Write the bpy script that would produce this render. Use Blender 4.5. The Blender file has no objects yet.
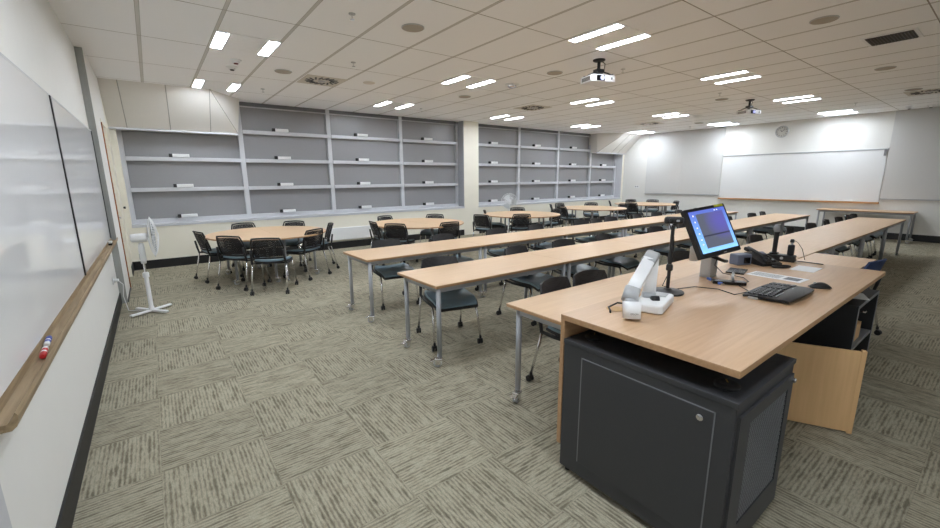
import bpy, bmesh, math, random
from mathutils import Vector, Matrix, Euler
random.seed(7)
PI = math.pi
scn = bpy.context.scene
COL = scn.collection
R = math.radians

# ------------------------------------------------------------------ materials
MATS = {}
def srgb(r, g, b):
    f = lambda c: (c / 255 / 12.92) if c / 255 <= .04045 else ((c / 255 + .055) / 1.055) ** 2.4
    return (f(r), f(g), f(b), 1)

def mat(name, col, rough=.5, metal=0., var=.06, scale=18., bump=0., spec=.5, coat=0.):
    """Principled with a little procedural colour variation."""
    if name in MATS: return MATS[name]
    m = bpy.data.materials.new(name); m.use_nodes = True
    nt = m.node_tree; b = nt.nodes['Principled BSDF']
    b.inputs['Roughness'].default_value = rough; b.inputs['Metallic'].default_value = metal
    b.inputs['Specular IOR Level'].default_value = spec
    b.inputs['Coat Weight'].default_value = coat
    tc = nt.nodes.new('ShaderNodeTexCoord'); n = nt.nodes.new('ShaderNodeTexNoise')
    n.inputs['Scale'].default_value = scale; n.inputs['Detail'].default_value = 3
    nt.links.new(tc.outputs['Object'], n.inputs['Vector'])
    mx = nt.nodes.new('ShaderNodeMix'); mx.data_type = 'RGBA'
    mx.inputs['A'].default_value = tuple(c * (1 - var) for c in col[:3]) + (1,)
    mx.inputs['B'].default_value = tuple(min(1, c * (1 + var)) for c in col[:3]) + (1,)
    nt.links.new(n.outputs['Fac'], mx.inputs['Factor'])
    nt.links.new(mx.outputs['Result'], b.inputs['Base Color'])
    if bump:
        bp = nt.nodes.new('ShaderNodeBump'); bp.inputs['Strength'].default_value = bump; bp.inputs['Distance'].default_value = .002
        nt.links.new(n.outputs['Fac'], bp.inputs['Height']); nt.links.new(bp.outputs['Normal'], b.inputs['Normal'])
    MATS[name] = m
    return m

def wood(name, c1, c2, axis='X', rough=.3):
    m = bpy.data.materials.new(name); m.use_nodes = True
    nt = m.node_tree; b = nt.nodes['Principled BSDF']; b.inputs['Roughness'].default_value = rough
    tc = nt.nodes.new('ShaderNodeTexCoord'); mp = nt.nodes.new('ShaderNodeMapping')
    mp.inputs['Scale'].default_value = {'X': (1.2, 22, 22), 'Y': (22, 1.2, 22), 'Z': (22, 22, 1.2)}[axis]
    n = nt.nodes.new('ShaderNodeTexNoise'); n.inputs['Scale'].default_value = 2.2; n.inputs['Detail'].default_value = 6; n.inputs['Distortion'].default_value = .6
    cr = nt.nodes.new('ShaderNodeValToRGB')
    cr.color_ramp.elements[0].position = .3; cr.color_ramp.elements[0].color = c1
    cr.color_ramp.elements[1].position = .7; cr.color_ramp.elements[1].color = c2
    L = nt.links.new
    L(tc.outputs['Object'], mp.inputs['Vector']); L(mp.outputs['Vector'], n.inputs['Vector'])
    L(n.outputs['Fac'], cr.inputs['Fac']); L(cr.outputs['Color'], b.inputs['Base Color'])
    MATS[name] = m
    return m

def emit(name, col, s):
    m = bpy.data.materials.new(name); m.use_nodes = True
    nt = m.node_tree; b = nt.nodes['Principled BSDF']
    b.inputs['Base Color'].default_value = (.8, .8, .8, 1)
    b.inputs['Emission Color'].default_value = col; b.inputs['Emission Strength'].default_value = s
    MATS[name] = m
    return m

def math_node(nt, op, a, b=None, c=None):
    n = nt.nodes.new('ShaderNodeMath'); n.operation = op
    for i, v in enumerate((a, b, c)):
        if v is None: continue
        if isinstance(v, (int, float)): n.inputs[i].default_value = v
        else: nt.links.new(v, n.inputs[i])
    return n.outputs[0]

def carpet_material():
    m = bpy.data.materials.new('carpet_tiles'); m.use_nodes = True
    nt = m.node_tree; b = nt.nodes['Principled BSDF']; b.inputs['Roughness'].default_value = .95
    b.inputs['Specular IOR Level'].default_value = .15
    L = nt.links.new
    g = nt.nodes.new('ShaderNodeNewGeometry'); s = nt.nodes.new('ShaderNodeSeparateXYZ'); L(g.outputs['Position'], s.inputs[0])
    M = lambda op, a, b=None, c=None: math_node(nt, op, a, b, c)
    u = M('DIVIDE', M('ADD', s.outputs[0], .16), .5365); v = M('DIVIDE', M('SUBTRACT', s.outputs[1], 2.222), .5315)
    iu, iv = M('FLOOR', u), M('FLOOR', v)
    par = M('FLOORED_MODULO', M('ADD', iu, iv), 2.)
    fu, fv = M('SUBTRACT', u, iu), M('SUBTRACT', v, iv)
    ac = nt.nodes.new('ShaderNodeMix'); L(par, ac.inputs['Factor']); L(fu, ac.inputs['A']); L(fv, ac.inputs['B'])
    al = nt.nodes.new('ShaderNodeMix'); L(par, al.inputs['Factor']); L(fv, al.inputs['A']); L(fu, al.inputs['B'])
    seed = M('ADD', M('MULTIPLY', iu, 7.31), M('MULTIPLY', iv, 13.77))
    def nz(x, y, z, detail=2.):
        cb = nt.nodes.new('ShaderNodeCombineXYZ')
        for i, q in enumerate((x, y, z)):
            if isinstance(q, (int, float)): cb.inputs[i].default_value = q
            else: L(q, cb.inputs[i])
        n = nt.nodes.new('ShaderNodeTexNoise'); n.inputs['Scale'].default_value = 1.; n.inputs['Detail'].default_value = detail; L(cb.outputs[0], n.inputs['Vector'])
        return n.outputs['Fac']
    A_, B_ = ac.outputs['Result'], al.outputs['Result']
    warp = M('MULTIPLY', M('SUBTRACT', nz(M('MULTIPLY', A_, 9.), M('MULTIPLY', B_, 7.), seed), .5), .45)
    t = M('ADD', M('MULTIPLY', A_, 24.), warp)
    cell = M('FLOOR', t)
    tri = M('SUBTRACT', 1., M('MULTIPLY', M('ABSOLUTE', M('SUBTRACT', M('SUBTRACT', t, cell), .5)), 2.))
    dash = nz(M('MULTIPLY', cell, 5.37), M('MULTIPLY', B_, 3.4), seed, 3.)
    fine = nz(M('MULTIPLY', A_, 90.), M('MULTIPLY', B_, 22.), seed)
    val = M('ADD', M('ADD', dash, M('MULTIPLY', tri, .34)), M('MULTIPLY', M('SUBTRACT', fine, .5), .35))
    r1 = nt.nodes.new('ShaderNodeValToRGB'); L(val, r1.inputs['Fac'])
    e = r1.color_ramp.elements
    e[0].position = .60; e[0].color = srgb(164, 158, 139); e[1].position = .92; e[1].color = srgb(114, 108, 93)
    r2 = nt.nodes.new('ShaderNodeValToRGB'); L(nz(M('MULTIPLY', A_, 60.), M('MULTIPLY', B_, 14.), M('ADD', seed, 3.)), r2.inputs['Fac'])
    e = r2.color_ramp.elements
    e[0].position = .32; e[0].color = (.80, .79, .77, 1); e[1].position = .55; e[1].color = (1.03, 1.03, 1.03, 1)
    mu = nt.nodes.new('ShaderNodeMix'); mu.data_type = 'RGBA'; mu.blend_type = 'MULTIPLY'; mu.inputs['Factor'].default_value = 1
    L(r1.outputs[0], mu.inputs['A']); L(r2.outputs[0], mu.inputs['B'])
    wn = nt.nodes.new('ShaderNodeTexNoise'); wn.inputs['Scale'].default_value = 160; wn.inputs['Detail'].default_value = 2; L(g.outputs['Position'], wn.inputs['Vector'])
    wt = nt.nodes.new('ShaderNodeTexWhiteNoise'); wt.noise_dimensions = '1D'; L(seed, wt.inputs['W'])
    fac = M('MULTIPLY', M('ADD', M('MULTIPLY', wn.outputs['Fac'], .7), .65), M('ADD', M('MULTIPLY', wt.outputs['Value'], .12), .94))
    # tile joints: a fine darker line
    ed = M('MINIMUM', M('MINIMUM', fu, M('SUBTRACT', 1., fu)), M('MINIMUM', fv, M('SUBTRACT', 1., fv)))
    fac = M('MULTIPLY', fac, M('ADD', M('MULTIPLY', M('GREATER_THAN', ed, .006), .10), .90))
    mv = nt.nodes.new('ShaderNodeVectorMath'); mv.operation = 'SCALE'; L(mu.outputs['Result'], mv.inputs[0]); L(fac, mv.inputs['Scale'])
    L(mv.outputs[0], b.inputs['Base Color'])
    bp = nt.nodes.new('ShaderNodeBump'); bp.inputs['Strength'].default_value = .5; bp.inputs['Distance'].default_value = .004
    L(wn.outputs['Fac'], bp.inputs['Height']); L(bp.outputs['Normal'], b.inputs['Normal'])
    return m

GX0, GXS, GY0, GYS, ZC = .113, .677, 3.579, 1.378, 3.272
def ceiling_material():
    m = bpy.data.materials.new('ceiling_tiles'); m.use_nodes = True
    nt = m.node_tree; b = nt.nodes['Principled BSDF']; b.inputs['Roughness'].default_value = .9
    L = nt.links.new
    M = lambda op, a, b=None, c=None: math_node(nt, op, a, b, c)
    g = nt.nodes.new('ShaderNodeNewGeometry'); s = nt.nodes.new('ShaderNodeSeparateXYZ'); L(g.outputs['Position'], s.inputs[0])
    fx = M('MULTIPLY', M('SUBTRACT', M('FRACT', M('ADD', M('DIVIDE', M('SUBTRACT', s.outputs[0], GX0), GXS), .5)), .5), GXS)
    fy = M('MULTIPLY', M('SUBTRACT', M('FRACT', M('ADD', M('DIVIDE', M('SUBTRACT', s.outputs[1], GY0), GYS), .5)), .5), GYS)
    bar = M('LESS_THAN', M('ABSOLUTE', fx), .015)
    joint = M('LESS_THAN', M('ABSOLUTE', fy), .006)
    edge = M('MULTIPLY', M('GREATER_THAN', M('ABSOLUTE', fx), .015), M('LESS_THAN', M('ABSOLUTE', fx), .019))
    n = nt.nodes.new('ShaderNodeTexNoise'); n.inputs['Scale'].default_value = 90; L(g.outputs['Position'], n.inputs['Vector'])
    def mix(f, a, bcol):
        x = nt.nodes.new('ShaderNodeMix'); x.data_type = 'RGBA'; L(f, x.inputs['Factor'])
        if isinstance(a, tuple): x.inputs['A'].default_value = a
        else: L(a, x.inputs['A'])
        x.inputs['B'].default_value = bcol
        return x.outputs['Result']
    c = mix(n.outputs['Fac'], srgb(247, 247, 248), srgb(251, 251, 252))
    c = mix(bar, c, srgb(205, 203, 199)); c = mix(edge, c, srgb(165, 161, 155)); c = mix(joint, c, srgb(160, 154, 146))
    L(c, b.inputs['Base Color'])
    return m

def perforated(name, col, alpha, scale):
    """See-through mesh: small holes in a fabric or sheet."""
    m = bpy.data.materials.new(name); m.use_nodes = True
    nt = m.node_tree; b = nt.nodes['Principled BSDF']; b.inputs['Base Color'].default_value = col; b.inputs['Roughness'].default_value = .6
    L = nt.links.new
    tc = nt.nodes.new('ShaderNodeTexCoord'); v = nt.nodes.new('ShaderNodeTexVoronoi'); v.inputs['Scale'].default_value = scale; v.inputs['Randomness'].default_value = 0
    L(tc.outputs['Object'], v.inputs['Vector'])
    a = math_node(nt, 'GREATER_THAN', v.outputs['Distance'], alpha)
    L(a, b.inputs['Alpha'])
    MATS[name] = m
    return m

WHITE = mat('wall_paint', srgb(232, 231, 227), .7, var=.015, scale=6)
CREAM = mat('cream_paint', srgb(236, 232, 218), .7, var=.015, scale=6)
BULK = mat('bulkhead_board', srgb(228, 225, 219), .6, var=.012)
SEAM = mat('panel_seam', srgb(165, 162, 156), .6)
BLACKV = mat('black_vinyl_skirting', srgb(26, 26, 26), .55)
PIN = mat('grey_pinboard_fabric', srgb(212, 212, 211), .9, var=.03, scale=120, bump=.2)
WB = mat('whiteboard_enamel', srgb(244, 245, 247), .025, var=.004, spec=.34)
WBFAR = mat('far_whiteboard_enamel', srgb(236, 237, 238), .3, var=.008)
ALU = mat('grey_aluminium', srgb(178, 180, 183), .4, .25, var=.03)
FRAME = mat('window_frame_grey', srgb(205, 207, 212), .45, .1, var=.02)
BLIND = mat('grey_blind', srgb(150, 150, 153), .27, .0, var=.03, scale=40, spec=.5)
DARKF = mat('dark_grey_frame', srgb(110, 111, 116), .45, .1)
CHROME = mat('chrome', (.75, .75, .76, 1), .18, 1., var=.03)
STEEL = mat('silver_grey_paint', srgb(166, 169, 174), .38, .35, var=.03)
BLACK = mat('black_plastic', srgb(24, 24, 26), .45, var=.12, scale=60)
BLACKG = mat('black_gloss_plastic', srgb(18, 18, 20), .25, var=.1)
SEATM = mat('slate_blue_vinyl', srgb(126, 150, 163), .38, var=.1, scale=40)
NAVY = mat('navy_blue_fabric', srgb(44, 62, 104), .7, var=.15, scale=80)
WPLAST = mat('white_plastic', srgb(236, 237, 238), .35, var=.01)
GPLAST = mat('light_grey_plastic', srgb(176, 178, 180), .4, var=.02)
CAB = mat('charcoal_powder_coat', srgb(60, 61, 64), .5, .1, var=.06, scale=150, bump=.05)
CABIN = mat('black_board', srgb(32, 32, 34), .55, var=.08)
EDGEG = mat('cabinet_grey_edge', srgb(120, 122, 126), .5)
PAPER = mat('paper', srgb(240, 240, 240), .8, var=.01)
INK = mat('grey_ink', srgb(120, 124, 128), .8)
RED = mat('red_marker_cap', srgb(190, 32, 36), .4)
BLUE = mat('blue_marker_cap', srgb(36, 66, 170), .4)
USB = mat('blue_usb_plastic', srgb(70, 110, 205), .35)
YEL = mat('yellow_sticker', srgb(205, 205, 60), .6)
SILVER = mat('brushed_silver', srgb(190, 192, 194), .35, .6)
RUBBER = mat('rubber', srgb(20, 20, 20), .7)
SLATE = mat('slate_grey_box', srgb(104, 112, 132), .5)
LOUVRE = mat('dark_louvre', srgb(70, 66, 60), .6)
SPK = mat('speaker_mesh', srgb(168, 160, 148), .7, var=.1, scale=300)
CLEAR = mat('clear_plastic', srgb(215, 218, 220), .2)
TOPW = wood('beech_laminate', srgb(211, 178, 142), srgb(219, 188, 153), rough=.42)
DESKW = wood('desk_laminate', srgb(190, 154, 118), srgb(201, 167, 131), rough=.36)
EDGEW = wood('beech_edge', srgb(172, 134, 96), srgb(188, 150, 112), rough=.45)
MDF = wood('tan_board', srgb(214, 174, 124), srgb(222, 182, 132), 'Z', .55)
TRAYW = wood('oiled_timber', srgb(132, 112, 84), srgb(172, 150, 118), 'Y', .5)
DOORW = wood('door_jamb_timber', srgb(140, 84, 40), srgb(166, 104, 54), 'Z', .5)
FARTRAY = wood('far_tray_timber', srgb(178, 132, 88), srgb(196, 150, 104), 'Y', .5)
LAMP = emit('lamp_diffuser', (.885, .955, 1.04, 1), 29.)
LENS = emit('projector_lens_glow', (.2, .25, .9, 1), .35)
MESHB = perforated('black_back_mesh', srgb(28, 26, 30), .36, 110)
GRILLE = perforated('cabinet_mesh', srgb(74, 78, 84), .30, 75)

# ------------------------------------------------------------------ geometry
class MB:
    """Collects shapes into one mesh; every shape can have its own material."""
    def __init__(s): s.bm = bmesh.new(); s.mats = []
    def mi(s, m):
        if m is None: return 0
        if m not in s.mats: s.mats.append(m)
        return s.mats.index(m)
    def merge(s, b, m, smooth, mx=None):
        if mx is not None: bmesh.ops.transform(b, matrix=mx, verts=b.verts)
        k = s.mi(m); mp = {}
        for v in b.verts: mp[v] = s.bm.verts.new(v.co)
        for f in b.faces:
            try: g = s.bm.faces.new([mp[v] for v in f.verts])
            except ValueError: continue
            g.material_index = k; g.smooth = smooth
        if smooth:
            for e in b.edges:
                if len(e.link_faces) == 2 and e.calc_face_angle(0) > .68:
                    e2 = s.bm.edges.get((mp[e.verts[0]], mp[e.verts[1]]))
                    if e2: e2.smooth = False
        b.free(); return s
    def box(s, c, d, m=None, bev=.0, rot=None, seg=2):
        b = bmesh.new(); bmesh.ops.create_cube(b, size=1)
        bmesh.ops.scale(b, vec=d, verts=b.verts)
        if bev: bmesh.ops.bevel(b, geom=list(b.edges), offset=min(bev, min(d) * .45), segments=seg, affect='EDGES', profile=.5)
        mx = Matrix.Translation(c)
        if rot is not None: mx = mx @ (Euler(rot).to_matrix().to_4x4() if not isinstance(rot, Matrix) else rot)
        return s.merge(b, m, False, mx)
    def span(s, a, b, m=None, bev=0.):
        c = [(p + q) / 2 for p, q in zip(a, b)]; d = [abs(q - p) for p, q in zip(a, b)]
        return s.box(c, d, m, bev)
    def tube(s, pts, r, m=None, n=10, cap=True):
        pts = [Vector(p) for p in pts]; rr = r if isinstance(r, (list, tuple)) else [r] * len(pts)
        b = bmesh.new(); rings = []; nrm = None
        for i, p in enumerate(pts):
            t = ((pts[i] - pts[i - 1]) if i else Vector()) ; t2 = ((pts[i + 1] - pts[i]) if i < len(pts) - 1 else Vector())
            t = ((t.normalized() if t.length else t) + (t2.normalized() if t2.length else t2)).normalized()
            if nrm is None: nrm = t.orthogonal().normalized()
            nrm = (nrm - t * nrm.dot(t)); nrm = nrm.normalized() if nrm.length > 1e-6 else t.orthogonal().normalized()
            bi = t.cross(nrm)
            rings.append([b.verts.new(p + (nrm * math.cos(a) + bi * math.sin(a)) * rr[i]) for a in (2 * PI * k / n for k in range(n))])
        for A, B in zip(rings, rings[1:]):
            for k in range(n): b.faces.new((A[k], A[(k + 1) % n], B[(k + 1) % n], B[k]))
        if cap: b.faces.new(rings[0][::-1]); b.faces.new(rings[-1])
        return s.merge(b, m, True)
    def lathe(s, prof, m=None, n=24, mx=None, c=(0, 0, 0)):
        b = bmesh.new(); rings = []
        for r, z in prof: rings.append([b.verts.new((max(r, 1e-4) * math.cos(a), max(r, 1e-4) * math.sin(a), z)) for a in (2 * PI * k / n for k in range(n))])
        for A, B in zip(rings, rings[1:]):
            for k in range(n): b.faces.new((A[k], A[(k + 1) % n], B[(k + 1) % n], B[k]))
        b.faces.new(rings[0][::-1]); b.faces.new(rings[-1])
        M = Matrix.Translation(c)
        if mx is not None: M = M @ mx
        return s.merge(b, m, True, M)
    def prism(s, poly, z0, z1, m=None, bev=0., mx=None):
        b = bmesh.new()
        lo = [b.verts.new((x, y, z0)) for x, y in poly]; hi = [b.verts.new((x, y, z1)) for x, y in poly]
        b.faces.new(lo[::-1]); b.faces.new(hi); n = len(poly)
        for k in range(n): b.faces.new((lo[k], lo[(k + 1) % n], hi[(k + 1) % n], hi[k]))
        bmesh.ops.recalc_face_normals(b, faces=b.faces)
        if bev: bmesh.ops.bevel(b, geom=[e for e in b.edges], offset=bev, segments=2, affect='EDGES', profile=.5)
        return s.merge(b, m, False, mx)
    def poly(s, pts, faces, m=None, smooth=False, mx=None):
        b = bmesh.new(); v = [b.verts.new(p) for p in pts]
        for f in faces: b.faces.new([v[i] for i in f])
        bmesh.ops.recalc_face_normals(b, faces=b.faces)
        return s.merge(b, m, smooth, mx)
    def sheet(s, grid, th, m=None, smooth=True, mx=None):
        """Thick sheet from a grid of points; thickness goes along the sheet normal."""
        nu, nv = len(grid), len(grid[0]); G = [[Vector(p) for p in row] for row in grid]
        N = [[None] * nv for _ in range(nu)]
        for i in range(nu):
            for j in range(nv):
                du = G[min(i + 1, nu - 1)][j] - G[max(i - 1, 0)][j]; dv = G[i][min(j + 1, nv - 1)] - G[i][max(j - 1, 0)]
                N[i][j] = du.cross(dv).normalized()
        b = bmesh.new()
        T = [[b.verts.new(G[i][j] + N[i][j] * th / 2) for j in range(nv)] for i in range(nu)]
        B = [[b.verts.new(G[i][j] - N[i][j] * th / 2) for j in range(nv)] for i in range(nu)]
        for i in range(nu - 1):
            for j in range(nv - 1):
                b.faces.new((T[i][j], T[i + 1][j], T[i + 1][j + 1], T[i][j + 1])); b.faces.new((B[i][j], B[i][j + 1], B[i + 1][j + 1], B[i + 1][j]))
        for i in range(nu - 1):
            b.faces.new((T[i][0], B[i][0], B[i + 1][0], T[i + 1][0])); b.faces.new((T[i][-1], T[i + 1][-1], B[i + 1][-1], B[i][-1]))
        for j in range(nv - 1):
            b.faces.new((T[0][j], T[0][j + 1], B[0][j + 1], B[0][j])); b.faces.new((T[-1][j], B[-1][j], B[-1][j + 1], T[-1][j + 1]))
        bmesh.ops.recalc_face_normals(b, faces=b.faces)
        return s.merge(b, m, smooth, mx)
    def obj(s, name, m=None, parent=None, loc=(0, 0, 0), rz=0.):
        me = bpy.data.meshes.new(name)
        bmesh.ops.recalc_face_normals(s.bm, faces=s.bm.faces)
        s.bm.to_mesh(me); s.bm.free()
        for x in (s.mats or [m]): me.materials.append(x)
        o = bpy.data.objects.new(name, me); COL.objects.link(o)
        o.parent = parent; o.location = loc; o.rotation_euler.z = rz
        return o

def thing(name, label, cat, loc=(0, 0, 0), rz=0., group=None):
    o = bpy.data.objects.new(name, None); COL.objects.link(o); o.empty_display_size = .1
    o.location = loc; o.rotation_euler.z = rz
    return tag(o, label, cat, group)
def tag(o, label, cat, group=None):
    o['label'] = label; o['category'] = cat
    if group: o['group'] = group
    return o
def struct(o): o['kind'] = 'structure'; return o
def dup(root, loc, rz, label=None, group=None):
    def cp(o, par):
        c = o.copy(); COL.objects.link(c); c.parent = par
        for ch in o.children: cp(ch, c)
        return c
    r = cp(root, None); r.location = loc; r.rotation_euler = (0, 0, rz)
    if label: r['label'] = label
    if group: r['group'] = group
    return r
ORD = ['first', 'second', 'third', 'fourth', 'fifth', 'sixth', 'seventh', 'eighth', 'ninth', 'tenth', 'eleventh', 'twelfth']

# ------------------------------------------------------------------ camera
cd = bpy.data.cameras.new('camera'); cam = bpy.data.objects.new('camera', cd); COL.objects.link(cam); scn.camera = cam
cd.sensor_width = 36.; cd.sensor_fit = 'HORIZONTAL'; cd.lens = 36. * 413.23 / 940; cd.clip_start = .03; cd.clip_end = 80
p_, y_, r_ = R(11.648), R(52.86), R(-.442)
F = Vector((math.cos(y_) * math.cos(p_), math.sin(y_) * math.cos(p_), -math.sin(p_)))
Rt = Vector((math.sin(y_), -math.cos(y_), 0)); U = Rt.cross(F)
R2 = Rt * math.cos(r_) + U * math.sin(r_); U2 = -Rt * math.sin(r_) + U * math.cos(r_)
mx = Matrix((R2, U2, -F)).transposed().to_4x4(); mx.translation = (0, 0, 1.65); cam.matrix_world = mx

# ------------------------------------------------------------------ room
XL, XL2, XF, YW, YR, YB = -.53, -.46, 15.39, 9.93, 10.265, -3.2
struct(MB().span((XL - .3, YB - .2, -.12), (XF + .3, YR + .3, 0)).obj('floor', carpet_material()))
struct(MB().span((XL - .3, YB - .2, ZC), (XF + .3, YR + .3, ZC + .12)).obj('ceiling', ceiling_material()))
w = MB(); w.span((XL - .2, YB, 0), (XL, 7.30, ZC), WHITE); w.span((XL - .2, 7.30, 0), (XL2, 8.26, ZC), WHITE)
w.span((XL - .2, 9.32, 0), (XL2, YR + .2, ZC), CREAM); w.span((XL - .2, 8.26, 2.56), (XL2, 9.32, ZC), WHITE); w.span((XL - .2, 8.26, 0), (XL2 - .12, 9.32, 2.56), WHITE)
struct(w.obj('wall_left'))
struct(MB().span((XL, YB - .2, 0), (XF, YB, ZC)).obj('wall_back', WHITE))
struct(MB().span((XF, YB, 0), (XF + .2, YR + .2, ZC)).obj('wall_far', WHITE))
X1a, X1b, X2a, X2b = -.375, 7.33, 7.87, 15.27
w = MB(); w.span((XL2, YW, 0), (XF, YR + .2, .80), CREAM); w.span((XL2, YW, .80), (X1a, YR + .2, ZC), CREAM)
w.span((X1b, YW, .80), (X2a, YR + .2, ZC), CREAM); w.span((X2b, YW, .80), (XF, YR + .2, ZC), CREAM)
w.span((X1a, YR + .12, .80), (X1b, YR + .2, ZC), CREAM); w.span((X2a, YR + .12, .80), (X2b, YR + .2, ZC), CREAM)
struct(w.obj('wall_window'))
# grey metal strip and pilaster edge on the step of the left wall
struct(MB().span((XL, 7.285, 0), (XL2 + .004, 7.30, ZC)).obj('trim_1', mat('jamb_grey', srgb(158, 160, 156), .5)))
# thin pale grey slab low on the left wall near the camera
struct(MB().span((XL - .001, .4, 0), (XL + .012, 1.88, .86)).obj('trim_2', mat('pale_grey_slab', srgb(196, 197, 200), .6)))
# bulkheads over the outer window bays
def bulkhead(name, A, B, C, D, E, seams):
    q = MB(); yb = YR + .1
    pts = [A, B, C, D, E, (D[0], yb, D[2]), (C[0], yb, C[2]), (E[0], yb, E[2]), (D[0], yb, ZC)]
    q.poly(pts, [(0, 1, 2, 3), (1, 4, 2), (3, 2, 6, 5), (2, 4, 7, 6)], BULK)
    for (x0, y0, z0), (x1, y1, z1) in seams: q.tube([(x0, y0, z0), (x1, y1, z1)], .006, SEAM, 6)
    return struct(q.obj(name))
zb = 2.59
A, B, C, D, E = (XL2, 9.18, ZC), (1.08, 9.18, ZC), (1.57, YW - .012, zb), (XL2, YW - .012, zb), (1.66, YW - .012, ZC)
lerp = lambda p, q, t: tuple(a + (b - a) * t for a, b in zip(p, q))
bulkhead('trim_3', A, B, C, D, E, [((x, 9.18, ZC), (x + .02, YW - .012, zb)) for x in (-.22, .42, 1.07)] + [(B, C)])
A, B, C, D, E = (XF, 9.18, ZC), (14.2, 9.18, ZC), (13.56, YW - .012, zb), (XF, YW - .012, zb), (13.5, YW - .012, ZC)
bulkhead('trim_4', A, B, C, D, E, [((x, 9.18, ZC), (x - .1, YW - .012, zb)) for x in (14.55, 14.95)] + [(B, C)])
# pale lip under each bulkhead
struct(MB().span((XL2, YW - .03, zb - .03), (1.6, YW - .002, zb + .005)).obj('trim_5', FRAME))
struct(MB().span((13.52, YW - .03, zb - .03), (XF, YW - .002, zb + .005)).obj('trim_6', FRAME))
struct(MB().span((XL2, YW - .014, 0), (7.31, YW, .165)).span((7.89, YW - .014, 0), (XF, YW, .165)).obj('baseboard_window', BLACKV))
q = MB(); q.span((XL, YB, 0), (XL + .012, 7.285, .15)); q.span((XL2, 7.30, 0), (XL2 + .012, 8.26, .02)); q.span((XL2, 9.4, 0), (XL2 + .012, YW - .014, .16))
struct(q.obj('baseboard_left', BLACKV))
struct(MB().span((XF - .014, YB, 0), (XF, YW - .014, .17)).obj('baseboard_far', BLACKV))
# door in the left wall
q = MB(); q.span((XL2 - .11, 8.32, .01), (XL2 - .065, 9.28, 2.5), CREAM)
door = struct(q.obj('door_1'))
q = MB(); q.span((XL2 - .1, 8.26, 0), (XL2 + .014, 8.30, 2.5), DOORW); q.span((XL2 - .1, 9.28, 0), (XL2 + .004, 9.32, 2.555), CREAM); q.span((XL2 - .1, 8.315, 2.51), (XL2 + .004, 9.28, 2.555), CREAM)
q.obj('door_frame', None, door)
q = MB(); q.tube([(XL2 - .065, 9.2, 1.05), (XL2 - .01, 9.2, 1.05), (XL2 - .01, 9.08, 1.05)], .009, SILVER); q.obj('door_handle', None, door)

# ------------------------------------------------------------------ windows
TA, TB, TC, TD = 2.672, 2.079, 1.496, .92
def handle_part(par, x, z, y):
    h = MB().box((x, y - .03, z), (.30, .07, .062), WPLAST, .008).obj('pull_handle', None, par)
    MB().box((x - .155, y - .03, z), (.055, .076, .068), BLACK, .004).obj('end_cap', None, h)
    return h
def window(name, x0, x1, mull, short_bay):
    w = struct(MB().span((x0, YW - .012, .80), (x1, YR + .06, .845), FRAME).span((x0, YR - .05, .845), (x1, YR + .06, .925), FRAME).obj(name))     # sill and bottom rail
    e = [x0] + mull + [x1]
    q = MB()
    q.span((x0, YR - .05, .925), (x0 + .07, YR + .06, ZC if short_bay != 0 else zb), FRAME); q.span((x1 - .07, YR - .05, .925), (x1, YR + .06, ZC if short_bay == 0 else zb), FRAME)
    xa, xb = (mull[0], x1) if short_bay == 0 else (x0, mull[-1])
    q.span((xa, YR - .05, 3.20), (xb, YR + .06, ZC), DARKF); q.span((xa, YR - .055, 3.17), (xb, YR - .03, 3.19), FRAME)
    q.obj('window_frame', None, w)
    for i, xm in enumerate(mull): MB().span((xm - .045, YR - .06, .925), (xm + .045, YR + .06, 3.27), FRAME).obj('mullion', None, w)
    for i in range(len(e) - 1):
        a = e[i] + (.07 if i == 0 else .045); b = e[i + 1] - (.07 if i == len(e) - 2 else .045)
        zs = [.925, TC, TB, TA, 3.2] if i != short_bay else [.925, TC, TB, zb - .01]
        for j in range(len(zs) - 1):
            MB().span((a + .001, YR + .02, zs[j] + .001), (b - .001, YR + .05, zs[j + 1] - .001)).obj('blind_panel', BLIND, w)
            if j: MB().span((a + .0005, YR - .085, zs[j] - .044), (b - .0005, YR + .0195, zs[j] + .03), None, .004).obj('transom', FRAME, w)
            if zs[j] < zb - .1 or i != short_bay:
                handle_part(w, e[i] + (.92 if i == 0 and x0 < 0 else .82), zs[j] + (.064 if j else .035), YR - .035)
    return w
window('window_1', X1a, X1b, [1.653, 3.542, 5.457], 0)
window('window_2', X2a, X2b, [9.80, 11.72, 13.58], 3)
# grey reveal lining on the right side of each window
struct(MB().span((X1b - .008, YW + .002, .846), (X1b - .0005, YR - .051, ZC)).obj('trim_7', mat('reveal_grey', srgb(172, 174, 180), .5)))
struct(MB().span((X2b - .008, YW + .002, .846), (X2b - .0005, YR - .051, zb)).obj('trim_8', mat('reveal_pale', srgb(212, 214, 219), .5)))

# ------------------------------------------------------------------ left whiteboard, tray, markers
t = thing('whiteboard', 'long glossy whiteboard along the near left wall, in two panels above a timber tray', 'whiteboard', (XL, 1.9, .9))
def wbp(y0, y1, z0, z1, name, m, x0=.0, x1=.02, par=t): return MB().span((x0, y0 - 1.9, z0 - .9), (x1, y1 - 1.9, z1 - .9), None, .002).obj(name, m, par)
wbp(1.90, 4.43, .915, 2.272, 'panel', WB); wbp(4.465, 7.20, .915, 2.272, 'panel', WB)
wbp(4.43, 4.465, .915, 2.276, 'divider', BLACK, 0, .028); wbp(7.20, 7.225, .915, 2.276, 'edge_strip', BLACK, 0, .028); wbp(7.225, 7.28, .915, 2.276, 'end_frame', ALU, 0, .02)
wbp(1.9, 7.28, 2.272, 2.287, 'top_frame', ALU)
prof = [(0, -.045), (.068, -.045), (.082, -.032), (.09, .002), (.083, .016), (.074, -.006), (.06, -.02), (.024, -.017), (.02, .014), (0, .014)]
q = MB(); b = bmesh.new(); yA, yB = -.03, 5.40
va = [b.verts.new((x, yA, z)) for x, z in prof]; vb = [b.verts.new((x, yB, z)) for x, z in prof]
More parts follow.
